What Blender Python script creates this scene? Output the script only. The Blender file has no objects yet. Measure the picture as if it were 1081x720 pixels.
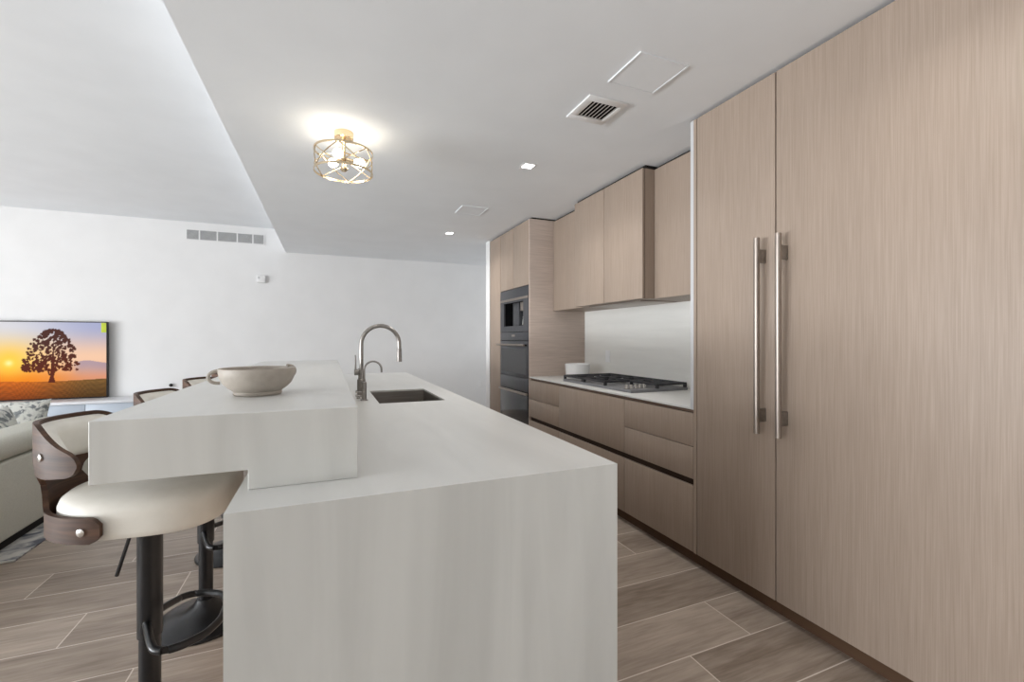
import bpy, bmesh, math, random
from mathutils import Vector, Matrix
random.seed(7)
C = bpy.context.scene.collection
sc = bpy.context.scene
PI = math.pi
R = math.radians

# ------------------------------------------------------------------ camera
cam_d = bpy.data.cameras.new('camera')
cam_d.sensor_width = 36.0
cam_d.lens = 469.35 / 1081 * 36
cam_d.shift_y = -2.56 / 1081
cam_d.clip_start = 0.02
cam = bpy.data.objects.new('camera', cam_d)
cam.location = (0, 0, 1.3135)
cam.rotation_euler = (R(90), 0, R(-22.48))
C.objects.link(cam)
sc.camera = cam

# ------------------------------------------------------------------ light, exposure
sc.view_settings.view_transform = 'Standard'
sc.view_settings.look = 'None'
sc.view_settings.gamma = 1.0
sc.view_settings.use_curve_mapping = False
sc.view_settings.exposure = 0.29
w = bpy.data.worlds.new('sky')
sc.world = w
w.use_nodes = True
bg = w.node_tree.nodes['Background']
bg.inputs['Color'].default_value = (0.86, 0.93, 1.0, 1)
bg.inputs['Strength'].default_value = 0.6


def area(name, loc, rot, sx, sy, power, col=(1, 1, 1), spread=180):
    l = bpy.data.lights.new(name, 'AREA')
    l.shape = 'RECTANGLE'
    l.size, l.size_y = sx, sy
    l.energy = power
    l.color = col
    l.spread = R(spread)
    o = bpy.data.objects.new(name, l)
    o.location = loc
    o.rotation_euler = rot
    C.objects.link(o)
    return o


# daylight through the glazed wall on the living-room side, and an added unseen fill light outside it, tilted up to brighten the ceilings
area('daylight_left', (-9.05, 0.7, 1.45), (0, R(-90), R(0)), 2.5, 7.2, 165, (0.955, 0.975, 1.0))
area('added_uplight_left', (-9.3, 0.7, 0.35), (0, R(-104), R(-8)), 1.2, 7.2, 580, (0.93, 0.965, 1.0), 150)


# ------------------------------------------------------------------ helpers
def obj(name, bm, m, parent=None, sharp=35, smooth=True):
    off = Vector((0, 0, 0))
    p = parent
    while p is not None:
        off += p.location
        p = p.parent
    if off.length > 0:
        bmesh.ops.translate(bm, verts=bm.verts, vec=-off)
    bmesh.ops.recalc_face_normals(bm, faces=bm.faces)
    me = bpy.data.meshes.new(name)
    bm.to_mesh(me)
    bm.free()
    if smooth:
        for f in me.polygons:
            f.use_smooth = True
        me.set_sharp_from_angle(angle=R(sharp))
    if m is not None:
        me.materials.append(m)
    o = bpy.data.objects.new(name, me)
    C.objects.link(o)
    if parent is not None:
        o.parent = parent
    return o


def tag(o, label=None, cat=None, group=None, kind=None):
    if label: o['label'] = label
    if cat: o['category'] = cat
    if group: o['group'] = group
    if kind: o['kind'] = kind
    return o


def thing(name, label, cat, loc=(0, 0, 0), group=None):
    o = bpy.data.objects.new(name, None)
    o.empty_display_size = 0.1
    o.location = loc
    C.objects.link(o)
    return tag(o, label, cat, group)


def struct(name, bm, m):
    return tag(obj(name, bm, m, smooth=False), kind='structure')


def box(bm, x0, x1, y0, y1, z0, z1, bev=0.0, seg=2):
    vs = [bm.verts.new((x, y, z)) for z in (z0, z1) for y in (y0, y1) for x in (x0, x1)]
    F = [(0, 1, 3, 2), (4, 6, 7, 5), (0, 4, 5, 1), (1, 5, 7, 3), (3, 7, 6, 2), (2, 6, 4, 0)]
    fs = [bm.faces.new([vs[i] for i in f]) for f in F]
    if bev > 0:
        es = set(e for f in fs for e in f.edges)
        bmesh.ops.bevel(bm, geom=list(es), offset=bev, segments=seg, profile=0.5, affect='EDGES')
    return bm


def B(x0, x1, y0, y1, z0, z1, bev=0.0, seg=2):
    return box(bmesh.new(), x0, x1, y0, y1, z0, z1, bev, seg)


def tube(bm, pts, r, n=14, closed=False, cap=True):
    pts = [Vector(p) for p in pts]
    k = len(pts)
    rr = r if isinstance(r, (list, tuple)) else [r] * k
    rings = []
    t0 = (pts[1] - pts[0]).normalized()
    up = Vector((0, 0, 1)) if abs(t0.z) < 0.9 else Vector((1, 0, 0))
    u = t0.cross(up).normalized()
    for i, p in enumerate(pts):
        if closed:
            t = (pts[(i + 1) % k] - pts[i - 1]).normalized()
        elif i == 0:
            t = t0
        elif i == k - 1:
            t = (pts[-1] - pts[-2]).normalized()
        else:
            t = ((pts[i + 1] - p).normalized() + (p - pts[i - 1]).normalized()).normalized()
        u = (u - t * u.dot(t)).normalized()
        v = t.cross(u)
        rings.append([bm.verts.new(p + (u * math.cos(2 * PI * j / n) + v * math.sin(2 * PI * j / n)) * rr[i]) for j in range(n)])
    for i in range(k if closed else k - 1):
        a, b = rings[i], rings[(i + 1) % k]
        for j in range(n):
            bm.faces.new((a[j], a[(j + 1) % n], b[(j + 1) % n], b[j]))
    if cap and not closed:
        bm.faces.new(rings[0][::-1])
        bm.faces.new(rings[-1])
    return bm


def lathe(bm, prof, c=(0, 0, 0), n=40, axis='z'):
    rings = []
    cx, cy, cz = c

    def P(r, a, h):
        if axis == 'z':
            return (cx + r * math.cos(a), cy + r * math.sin(a), cz + h)
        if axis == 'x':
            return (cx + h, cy + r * math.cos(a), cz + r * math.sin(a))
        return (cx + r * math.cos(a), cy + h, cz + r * math.sin(a))
    for r, h in prof:
        if r < 1e-6:
            rings.append([bm.verts.new(P(0, 0, h))])
        else:
            rings.append([bm.verts.new(P(r, 2 * PI * j / n, h)) for j in range(n)])
    for a, b in zip(rings, rings[1:]):
        for j in range(n):
            k = (j + 1) % n
            if len(a) == 1 and len(b) == 1:
                continue
            if len(a) == 1:
                bm.faces.new((a[0], b[k], b[j]))
            elif len(b) == 1:
                bm.faces.new((a[j], a[k], b[0]))
            else:
                bm.faces.new((a[j], a[k], b[k], b[j]))
    return bm


def arc(c, r, a0, a1, n, f):
    return [f(c[0] + r * math.cos(a0 + (a1 - a0) * i / n), c[1] + r * math.sin(a0 + (a1 - a0) * i / n)) for i in range(n + 1)]


def rounded_path(pts, rad, n=6):
    """polyline with filleted corners"""
    pts = [Vector(p) for p in pts]
    out = [pts[0]]
    for i in range(1, len(pts) - 1):
        a = (pts[i - 1] - pts[i]).normalized()
        b = (pts[i + 1] - pts[i]).normalized()
        r = rad
        p0, p2 = pts[i] + a * r, pts[i] + b * r
        for k in range(n + 1):
            t = k / n
            out.append(p0 * (1 - t) ** 2 + pts[i] * 2 * t * (1 - t) + p2 * t * t)
    out.append(pts[-1])
    return out


def copy_tree(o, parent=None):
    c = o.copy()
    C.objects.link(c)
    if parent is not None:
        c.parent = parent
        c.matrix_parent_inverse = o.matrix_parent_inverse
    for ch in list(o.children):
        copy_tree(ch, c)
    return c


# ------------------------------------------------------------------ materials
def srgb(r, g, b):
    f = lambda v: (v / 255 / 12.92) if v / 255 <= 0.04045 else ((v / 255 + 0.055) / 1.055) ** 2.4
    return (f(r), f(g), f(b), 1)


def mat(name, col, rough=0.5, metal=0.0, spec=0.5, emit=None, es=0.0, trans=0.0, coat=0.0):
    m = bpy.data.materials.new(name)
    m.use_nodes = True
    b = m.node_tree.nodes['Principled BSDF']
    b.inputs['Base Color'].default_value = col
    b.inputs['Roughness'].default_value = rough
    b.inputs['Metallic'].default_value = metal
    b.inputs['Specular IOR Level'].default_value = spec
    b.inputs['Coat Weight'].default_value = coat
    if emit:
        b.inputs['Emission Color'].default_value = emit
        b.inputs['Emission Strength'].default_value = es
    b.inputs['Transmission Weight'].default_value = trans
    return m


def noise_mat(name, c0, c1, scale=(1, 1, 1), nscale=1.0, detail=4, rough=0.5, lo=0.3, hi=0.7, metal=0.0,
              spec=0.5, bump=0.0, coords='world', distort=0.0, coat=0.0, second=None):
    m = mat(name, c0, rough, metal, spec, coat=coat)
    nt = m.node_tree
    N, L = nt.nodes, nt.links
    b = N['Principled BSDF']
    if coords == 'world':
        g = N.new('ShaderNodeNewGeometry'); src = g.outputs['Position']
    else:
        g = N.new('ShaderNodeTexCoord'); src = g.outputs['Object']
    mp = N.new('ShaderNodeMapping')
    mp.inputs['Scale'].default_value = scale
    L.new(src, mp.inputs['Vector'])
    n = N.new('ShaderNodeTexNoise')
    n.inputs['Scale'].default_value = nscale
    n.inputs['Detail'].default_value = detail
    n.inputs['Distortion'].default_value = distort
    L.new(mp.outputs['Vector'], n.inputs['Vector'])
    rp = N.new('ShaderNodeValToRGB')
    rp.color_ramp.elements[0].position = lo
    rp.color_ramp.elements[0].color = c0
    rp.color_ramp.elements[1].position = hi
    rp.color_ramp.elements[1].color = c1
    L.new(n.outputs['Fac'], rp.inputs['Fac'])
    out = rp.outputs['Color']
    if second:
        (s2, f2) = second
        mp2 = N.new('ShaderNodeMapping'); mp2.inputs['Scale'].default_value = s2
        L.new(src, mp2.inputs['Vector'])
        n2 = N.new('ShaderNodeTexNoise'); n2.inputs['Scale'].default_value = 1.0; n2.inputs['Detail'].default_value = 3
        L.new(mp2.outputs['Vector'], n2.inputs['Vector'])
        mr = N.new('ShaderNodeMapRange')
        mr.inputs['From Min'].default_value = 0.3; mr.inputs['From Max'].default_value = 0.7
        mr.inputs['To Min'].default_value = 1 - f2; mr.inputs['To Max'].default_value = 1 + f2
        L.new(n2.outputs['Fac'], mr.inputs['Value'])
        mx = N.new('ShaderNodeVectorMath'); mx.operation = 'SCALE'
        L.new(out, mx.inputs[0]); L.new(mr.outputs['Result'], mx.inputs['Scale'])
        out = mx.outputs['Vector']
    L.new(out, b.inputs['Base Color'])
    if bump > 0:
        bp = N.new('ShaderNodeBump')
        bp.inputs['Strength'].default_value = bump
        bp.inputs['Distance'].default_value = 0.002
        L.new(n.outputs['Fac'], bp.inputs['Height'])
        L.new(bp.outputs['Normal'], b.inputs['Normal'])
    return m


def floor_material():
    m = mat('plank_tile', (0.2, 0.16, 0.13, 1), 0.42, spec=0.4)
    nt = m.node_tree
    N, L = nt.nodes, nt.links
    b = N['Principled BSDF']

    def M(op, a, bb=None):
        n = N.new('ShaderNodeMath'); n.operation = op
        for i, v in enumerate((a, bb)):
            if v is None: continue
            if isinstance(v, (int, float)): n.inputs[i].default_value = v
            else: L.new(v, n.inputs[i])
        return n.outputs[0]
    g = N.new('ShaderNodeNewGeometry')
    s = N.new('ShaderNodeSeparateXYZ'); L.new(g.outputs['Position'], s.inputs[0])
    v = M('DIVIDE', M('SUBTRACT', s.outputs['Y'], 1.154), 0.265)
    row = M('FLOOR', v)
    fv = M('SUBTRACT', v, row)
    u = M('DIVIDE', M('SUBTRACT', M('SUBTRACT', s.outputs['X'], 0.335), M('MULTIPLY', row, 0.35)), 1.05)
    col = M('FLOOR', u)
    fu = M('SUBTRACT', u, col)
    dv = M('MULTIPLY', M('MINIMUM', fv, M('SUBTRACT', 1.0, fv)), 0.265)
    du = M('MULTIPLY', M('MINIMUM', fu, M('SUBTRACT', 1.0, fu)), 1.05)
    grout = M('LESS_THAN', M('MINIMUM', dv, du), 0.0026)
    cx = N.new('ShaderNodeCombineXYZ'); L.new(row, cx.inputs[0]); L.new(col, cx.inputs[1])
    wn = N.new('ShaderNodeTexWhiteNoise'); wn.noise_dimensions = '2D'; L.new(cx.outputs[0], wn.inputs['Vector'])
    # grain stretched along the planks, shifted for every plank
    off = N.new('ShaderNodeVectorMath'); off.operation = 'SCALE'; off.inputs['Scale'].default_value = 17.0
    L.new(wn.outputs['Color'], off.inputs[0])
    ad = N.new('ShaderNodeVectorMath'); ad.operation = 'ADD'
    L.new(g.outputs['Position'], ad.inputs[0]); L.new(off.outputs[0], ad.inputs[1])
    mp = N.new('ShaderNodeMapping'); mp.inputs['Scale'].default_value = (1.6, 14, 1); L.new(ad.outputs[0], mp.inputs['Vector'])
    n1 = N.new('ShaderNodeTexNoise'); n1.inputs['Scale'].default_value = 1.0; n1.inputs['Detail'].default_value = 7; n1.inputs['Distortion'].default_value = 0.9
    L.new(mp.outputs[0], n1.inputs['Vector'])
    mp2 = N.new('ShaderNodeMapping'); mp2.inputs['Scale'].default_value = (0.9, 4.5, 1); L.new(ad.outputs[0], mp2.inputs['Vector'])
    n2 = N.new('ShaderNodeTexNoise'); n2.inputs['Scale'].default_value = 1.0; n2.inputs['Detail'].default_value = 3; n2.inputs['Distortion'].default_value = 1.2
    L.new(mp2.outputs[0], n2.inputs['Vector'])
    mp3 = N.new('ShaderNodeMapping'); mp3.inputs['Scale'].default_value = (7, 70, 1); L.new(ad.outputs[0], mp3.inputs['Vector'])
    n3 = N.new('ShaderNodeTexNoise'); n3.inputs['Scale'].default_value = 1.0; n3.inputs['Detail'].default_value = 5; n3.inputs['Distortion'].default_value = 0.5
    L.new(mp3.outputs[0], n3.inputs['Vector'])
    f = M('ADD', M('ADD', M('MULTIPLY', M('ADD', n1.outputs['Fac'], n3.outputs['Fac']), 0.32), M('MULTIPLY', n2.outputs['Fac'], 0.36)), M('MULTIPLY', M('SUBTRACT', wn.outputs['Value'], 0.5), 0.16))
    rp = N.new('ShaderNodeValToRGB')
    rp.color_ramp.elements[0].position = 0.32; rp.color_ramp.elements[0].color = FLOOR_DARK
    rp.color_ramp.elements[1].position = 0.66; rp.color_ramp.elements[1].color = FLOOR_LIGHT
    L.new(f, rp.inputs['Fac'])
    mx = N.new('ShaderNodeMix'); mx.data_type = 'RGBA'
    L.new(grout, mx.inputs['Factor']); L.new(rp.outputs['Color'], mx.inputs['A'])
    mx.inputs['B'].default_value = GROUT
    L.new(mx.outputs['Result'], b.inputs['Base Color'])
    return m


FLOOR_DARK = srgb(130, 115, 102)
FLOOR_LIGHT = srgb(190, 175, 161)
GROUT = srgb(222, 211, 200)
M_floor = floor_material()
M_wall = noise_mat('white_wall_paint', srgb(232, 232, 232), srgb(236, 236, 236), (3, 3, 3), rough=0.75, spec=0.2)
M_ceil = noise_mat('white_ceiling_paint', srgb(238, 241, 244), srgb(242, 245, 248), (3, 3, 3), rough=0.8, spec=0.2)
M_taupe = noise_mat('taupe_wall_paint', srgb(190, 186, 180), srgb(194, 190, 184), (3, 3, 3), rough=0.8, spec=0.2)
M_white = mat('white_enamel', srgb(236, 236, 236), 0.45)
M_stone_shade = noise_mat('pale_stone_shaded', srgb(200, 199, 194), srgb(213, 212, 207), (9, 9, 1.1), rough=0.38, detail=5, distort=0.6, spec=0.4,
                    second=((2.2, 2.2, 0.5), 0.03))  # darker copy for upright faces, their shade put into the colour
M_stone_lit = noise_mat('pale_stone_lit', srgb(219, 219, 216), srgb(228, 228, 225), (7, 1.4, 4), rough=0.34, detail=5, distort=0.6, spec=0.4,
                        second=((2.2, 0.6, 1), 0.025))  # lighter copy of the same stone, light on the tops put into the colour
WOOD0, WOOD1 = srgb(149, 133, 119), srgb(169, 152, 138)
M_wood = noise_mat('oak_veneer_upright', WOOD0, WOOD1, (300, 300, 4.5), rough=0.48, detail=4, spec=0.35, lo=0.25, hi=0.75,
                   bump=0.05, second=((9, 9, 0.3), 0.03))
M_woodh = noise_mat('oak_veneer_level', srgb(182, 166, 155), srgb(206, 190, 179), (4, 4, 130), rough=0.48, detail=5, spec=0.35, lo=0.25, hi=0.75,
                    bump=0.05, second=((0.8, 0.8, 12), 0.045))
M_reveal = noise_mat('brown_reveal', srgb(52, 38, 30), srgb(60, 45, 35), (4, 4, 4), rough=0.6, spec=0.2)
M_gola = noise_mat('brown_channel', srgb(112, 92, 78), srgb(120, 99, 84), (4, 4, 4), rough=0.5)
M_blk = mat('black_reveal', srgb(34, 31, 29), 0.7, spec=0.2)
M_steel = noise_mat('brushed_steel', srgb(156, 146, 138), srgb(176, 166, 158), (300, 300, 4), rough=0.42, metal=1.0)
M_nickel = noise_mat('brushed_nickel', srgb(146, 142, 138), srgb(166, 162, 158), (60, 60, 60), rough=0.28, metal=1.0)
M_sink = noise_mat('sink_steel', srgb(150, 144, 138), srgb(168, 162, 156), (4, 60, 60), rough=0.38, metal=1.0)
M_glassblk = mat('black_glass', srgb(40, 41, 44), 0.12, spec=0.6)
M_darkmetal = noise_mat('graphite_metal', srgb(70, 71, 75), srgb(80, 81, 85), (50, 50, 4), rough=0.35, metal=0.4)
M_iron = noise_mat('cast_iron', srgb(38, 38, 42), srgb(56, 56, 60), (90, 90, 90), rough=0.6, bump=0.1)
M_black = noise_mat('black_powder_coat', srgb(14, 15, 18), srgb(19, 20, 24), (60, 60, 60), rough=0.28, spec=0.55)
M_walnut = noise_mat('walnut_veneer', srgb(52, 36, 28), srgb(96, 70, 54), (3.5, 3.5, 60), rough=0.5, detail=6, distort=0.5, coords='object', spec=0.25)
M_leather = noise_mat('cream_leather', srgb(226, 222, 212), srgb(233, 229, 220), (18, 18, 18), rough=0.5, coords='object', bump=0.12)
M_chrome = mat('chrome', srgb(215, 213, 210), 0.15, metal=1.0)
M_splash = noise_mat('pale_stone_level', srgb(226, 225, 220), srgb(234, 233, 228), (2, 1.4, 14), rough=0.36, detail=5, distort=0.6, spec=0.4)
M_tray = noise_mat('grey_steel_tray', srgb(126, 126, 129), srgb(136, 136, 139), (40, 40, 40), rough=0.4, metal=0.3)
M_edge_halo = mat('pale_edge_halo', srgb(196, 197, 199), 0.5)  # lighter panel edge and its bright halo in one colour
M_toe = noise_mat('brown_toe_kick', srgb(86, 64, 48), srgb(94, 71, 54), (4, 4, 4), rough=0.6, spec=0.2)
M_brass = mat('pale_brass', srgb(224, 205, 174), 0.25, metal=1.0)
M_bowl = noise_mat('grey_stoneware', srgb(166, 157, 146), srgb(180, 171, 160), (30, 30, 30), rough=0.55, coords='world')
M_ceramic = mat('white_ceramic', srgb(238, 238, 238), 0.25)
M_sofa = noise_mat('grey_beige_fabric', srgb(198, 197, 186), srgb(208, 207, 196), (140, 140, 140), rough=0.9, spec=0.15, bump=0.15)
M_rug = noise_mat('mottled_rug', srgb(112, 114, 122), srgb(206, 203, 197), (5, 9, 5), rough=0.95, detail=8, spec=0.1, lo=0.38, hi=0.55, distort=1.5)
M_pillow = noise_mat('patterned_cotton', srgb(122, 126, 128), srgb(214, 214, 208), (16, 16, 16), rough=0.9, spec=0.1, lo=0.4, hi=0.52, distort=1.2)
M_pillow2 = noise_mat('pale_cotton', srgb(196, 198, 192), srgb(220, 220, 214), (20, 20, 20), rough=0.9, spec=0.1)
M_console = mat('white_lacquer', srgb(228, 230, 234), 0.3)
M_consolef = mat('grey_blue_lacquer', srgb(182, 192, 204), 0.3)
M_grille = mat('grey_grille', srgb(196, 197, 198), 0.5)
M_dark = mat('dark_void', srgb(20, 20, 21), 0.8, spec=0.1)
M_bulb = mat('lit_bulb', (1, 0.9, 0.72, 1), 0.3, emit=(1.0, 0.88, 0.68, 1), es=14)
M_led = mat('lit_diffuser', (1, 1, 1, 1), 0.3, emit=(1.0, 0.98, 0.95, 1), es=9)
M_lglass = mat('amber_clear_glass', (1, 0.97, 0.92, 1), 0.02, trans=1.0)
M_sticker = mat('lime_sticker', srgb(190, 205, 40), 0.5)

# ------------------------------------------------------------------ dimensions
XC = 1.942          # plane of the cabinet fronts
XU = 2.22           # plane of the wall cabinet fronts
XH = 2.114          # plane of the hood cabinet front
XW = 2.613          # face of the backsplash
YW = 7.324          # back wall
ZK = 2.583          # kitchen ceiling
ZL = 2.915          # living room ceiling
SX = -0.574         # soffit edge
HC = 0.914          # worktop

# ------------------------------------------------------------------ setting
struct('floor', B(-9.2, 2.85, -3.2, 7.5, -0.1, 0.0), M_floor)
bm = bmesh.new()
box(bm, SX, 2.85, -3.2, YW, ZK, 3.05)
struct('ceiling', bm, M_ceil)
struct('ceiling_living', B(-9.2, SX, -3.2, YW, ZL, 3.05), M_ceil)
struct('wall_back', B(-9.2, 2.85, YW, 7.5, 0, 3.05), M_wall)
bm = bmesh.new()
box(bm, 2.635, 2.85, 0.49, YW, 0, ZK)
box(bm, XC + 0.01, 2.85, -3.2, 0.49, 0, ZK)
struct('wall_right', bm, M_wall)
struct('trim_1', B(XC - 0.004, 2.635, 5.446, 5.585, 0, ZK), M_wall)          # white wall end beyond the ovens
# the left wall is mostly glazing: sill, piers and head around one large opening
bm = bmesh.new()
box(bm, -9.2, -9.0, 4.3, YW, 0, ZL)
box(bm, -9.2, -9.0, -3.2, -2.9, 0, ZL)
box(bm, -9.2, -9.0, -2.9, 4.3, 2.75, ZL)
box(bm, -9.2, -9.0, -2.9, 4.3, 0, 0.12)
struct('wall_left', bm, M_wall)
bm = bmesh.new()
box(bm, -9.0, SX, -3.2, -3.0, 0, ZL)
box(bm, SX, XC + 0.01, -3.2, -3.0, 0, ZK)
struct('wall_front', bm, M_taupe)
struct('baseboard_back', B(-9.0, 2.635, YW - 0.014, YW, 0, 0.1), M_white)


# ------------------------------------------------------------------ kitchen run on the right
def tall_unit(name, label, y0, y1, door_name='door'):
    t = thing(name, label, 'cabinet', (XC + 0.35, (y0 + y1) / 2, 0))
    obj('carcass', B(XC + 0.023, 2.63, y0 + 0.0005, y1 - 0.0005, 0.082, 2.567), M_reveal, t)
    obj('toe_kick', B(XC + 0.05, XC + 0.07, y0 + 0.0005, y1 - 0.0005, 0.0, 0.082), M_toe, t)
    return t


def pull(parent, y, z0, z1):
    """bar handle on two rectangular posts, in front of the plane XC"""
    x = XC - 0.055
    h = obj('handle', tube(bmesh.new(), [(x, y, z0), (x, y, z1)], 0.0135, 18), M_steel, parent)
    for z in (z0 + 0.085, z1 - 0.085):
        obj('handle_post', B(x + 0.008, XC + 0.0005, y - 0.008, y + 0.008, z - 0.032, z + 0.032, 0.002), M_nickel, h)


fr = tall_unit('refrigerator_cabinet', 'wide oak-veneered tall refrigerator cabinet, nearest unit at the right of the kitchen run', 0.54, 1.4555)
d = obj('door', B(XC, XC + 0.022, 0.5435, 1.4525, 0.082, 2.567, 0.0012), M_wood, fr)
pull(d, 1.402, 0.862, 1.792)
fz = tall_unit('freezer_cabinet', 'narrow oak-veneered tall cabinet with bar handle, between the wide refrigerator and the drawers', 1.4555, 1.9385)
d = obj('door', B(XC, XC + 0.022, 1.4590, 1.9360, 0.082, 2.567, 0.0012), M_wood, fz)
pull(d, 1.512, 0.862, 1.792)

t = thing('end_panel', 'slim upright oak panel with a pale edge and painted halo beside the tall freezer cabinet', 'panel', (XC + 0.3, 1.955, 0))
obj('panel', B(XC, 2.63, 1.9405, 1.9625, 0.082, 2.567), M_wood, t)
obj('toe_kick', B(XC + 0.05, 2.63, 1.9390, 1.9630, 0.0, 0.0815), M_toe, t)
tag(obj('edge_halo', B(XC, 2.21, 1.9628, 1.986, 0.9035, 2.567), M_edge_halo, t), 'pale panel edge with a painted bright halo')  # strip paints the panel's lighter edge together with a bright halo


def front(name, parent, y0, y1, z0, z1, m=None, x=XC):
    return obj(name, B(x, x + 0.02, y0 + 0.0025, y1 - 0.0025, z0 + 0.0025, z1 - 0.0025, 0.0006), m or M_wood, parent)


def base_unit(label, y0, y1, drawers, lower='drawer'):
    t = thing('base_cabinet', label, 'cabinet', (XC + 0.35, (y0 + y1) / 2, 0), 'drawer units under the worktop')
    obj('carcass', B(XC + 0.022, 2.60, y0 + 0.0005, y1 - 0.0005, 0.082, 0.884), M_reveal, t)
    obj('toe_kick', B(XC + 0.05, XC + 0.07, y0 + 0.0005, y1 - 0.0005, 0.0, 0.082), M_toe, t)
    obj('top_channel', B(XC + 0.018, XC + 0.05, y0 + 0.0005, y1 - 0.0005, 0.8845, 0.903), M_gola, t)
    for z0, z1 in drawers:
        front('drawer', t, y0, y1, z0, z1)
    front('drawer', t, y0, y1, 0.082, 0.466)
    return t


base_unit('oak drawer cabinet with two shallow drawers beside the tall freezer cabinet', 1.9635, 2.61, [(0.502, 0.690), (0.690, 0.884)])
base_unit('wide oak drawer cabinet with plain deep front beneath the gas cooktop', 2.61, 3.577, [(0.502, 0.884)])
base_unit('oak drawer cabinet with two shallow drawers beside the wall ovens', 3.577, 4.2135, [(0.502, 0.690), (0.690, 0.884)])

wt = thing('kitchen_worktop', 'thin pale stone worktop along the wall under the cooktop', 'worktop', (2.28, 3.09, 0.9035))
obj('slab', B(XC - 0.002, 2.609, 1.9875, 4.2135, 0.9035, 0.9165, 0.0015), M_stone_lit, wt)
bs = obj('backsplash', B(XW - 0.002, 2.633, 1.9635, 4.2135, 0.9175, 1.62), M_splash, smooth=False)
tag(bs, 'pale stone slab backsplash behind the gas cooktop', 'backsplash')


def wall_unit(label, x, y0, y1, splits, group='oak wall cabinets'):
    t = thing('wall_cabinet', label, 'cabinet', (x + 0.2, (y0 + y1) / 2, 1.607), group)
    obj('carcass', B(x + 0.024, 2.611, y0 + 0.0005, y1 - 0.0005, 1.6075, 2.556), M_wood, t)
    obj('door_backing', B(x + 0.0205, x + 0.0235, y0 + 0.0008, y1 - 0.0008, 1.609, 2.555), M_reveal, t)
    obj('top_filler', B(x + 0.03, 2.611, y0 + 0.004, y1 - 0.004, 2.5565, 2.5815), M_blk, t)
    ys = [y0] + splits + [y1]
    for a, b in zip(ys, ys[1:]):
        front('door', t, a, b, 1.605, 2.558, None, x)
    return t


wall_unit('single-door oak wall cabinet beside the pale halo edge of the tall freezer cabinet', XU, 1.9865, 2.6235, [])
wall_unit('single-door oak wall cabinet against the oven housing side', XU, 3.5925, 4.2135, [])
h = wall_unit('deeper two-door oak hood cabinet protruding above the cooktop', XH, 2.624, 3.592, [3.116])
h.name = 'hood_cabinet'
del h['group']
obj('side_panel', B(XH + 0.0215, XU + 0.2, 2.6238, 2.6242, 1.607, 2.556), M_wood, h)
obj('filter_panel', B(XH + 0.08, 2.55, 2.75, 3.47, 1.600, 1.6068, 0.001), M_steel, h)

# oven housing
oh = thing('oven_housing', 'tall oak housing with the coffee machine and ovens built in', 'cabinet', (XC + 0.35, 4.63, 0))
tag(obj('side_panel', B(XC, 2.611, 4.214, 4.235, 0.0, 2.567, 0.001), M_woodh, oh), 'side panel with level grain')
obj('carcass', B(XC + 0.30, 2.63, 4.2355, 5.0545, 0.082, 2.567), M_reveal, oh)
obj('toe_kick', B(XC + 0.05, XC + 0.07, 4.2355, 5.0545, 0, 0.082), M_toe, oh)
front('door', oh, 4.2355, 4.653, 1.879, 2.567)
front('door', oh, 4.653, 5.0545, 1.879, 2.567)
front('drawer', oh, 4.2355, 5.0545, 0.082, 0.33)
obj('top_filler', B(XC + 0.03, 2.61, 4.22, 5.43, 2.5675, 2.5815), M_blk, oh)
tc = thing('tall_cabinet', 'slim oak tall cabinet with one full-height door at the far end of the kitchen run', 'cabinet', (XC + 0.35, 5.25, 0))
obj('carcass', B(XC + 0.022, 2.63, 5.0555, 5.4445, 0.082, 2.567), M_reveal, tc)
obj('toe_kick', B(XC + 0.05, XC + 0.07, 5.0555, 5.4445, 0, 0.082), M_toe, tc)
front('door', tc, 5.0555, 5.4445, 0.082, 2.567)
t = thing('top_filler', 'black shadow gap strip between the tall refrigerator doors and the ceiling', 'trim strip', (2.2, 1.2, 2.5675))
obj('strip', B(XC + 0.03, 2.63, 0.55, 1.93, 2.5675, 2.5815), M_blk, t)

# coffee machine (z 1.387-1.875)
y0, y1 = 4.2395, 5.0505
cm = thing('coffee_machine', 'built-in dark glass coffee machine above the wall oven', 'coffee machine', (XC + 0.15, 4.645, 1.39))
bm = bmesh.new()
na, nb, nz0, nz1 = 4.37, 4.93, 1.455, 1.722
box(bm, XC - 0.004, XC + 0.014, y0, y1, 1.744, 1.874, 0.001)
box(bm, XC - 0.004, XC + 0.014, y0, na, 1.390, 1.743)
box(bm, XC - 0.004, XC + 0.014, nb, y1, 1.390, 1.743)
box(bm, XC - 0.004, XC + 0.014, na, nb, 1.390, nz0)
box(bm, XC - 0.004, XC + 0.014, na, nb, nz1, 1.743)
obj('front_frame', bm, M_darkmetal, cm)
obj('trim_strip', B(XC - 0.010, XC - 0.0045, y0, y1, 1.742, 1.768, 0.001), M_steel, cm)
bm = bmesh.new()
box(bm, XC + 0.16, XC + 0.17, na, nb, nz0, nz1)
box(bm, XC + 0.0145, XC + 0.16, na - 0.01, na, nz0 - .01, nz1 + .01)
box(bm, XC + 0.0145, XC + 0.16, nb, nb + 0.01, nz0 - .01, nz1 + .01)
box(bm, XC + 0.0145, XC + 0.16, na, nb, nz1, nz1 + 0.01)
box(bm, XC + 0.0145, XC + 0.16, na, nb, nz0 - 0.01, nz0)
obj('niche', bm, M_dark, cm)
obj('steel_panel', B(XC + 0.03, XC + 0.155, 4.56, 4.74, nz0 + 0.002, nz1 - 0.002, 0.004), M_darkmetal, cm)
bm = bmesh.new()
box(bm, XC + 0.03, XC + 0.15, 4.42, 4.53, 1.62, nz1 - 0.002, 0.006)
tube(bm, [(XC + 0.06, 4.46, 1.62), (XC + 0.06, 4.46, 1.585)], 0.009, 10)
tube(bm, [(XC + 0.06, 4.49, 1.62), (XC + 0.06, 4.49, 1.585)], 0.009, 10)
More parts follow.
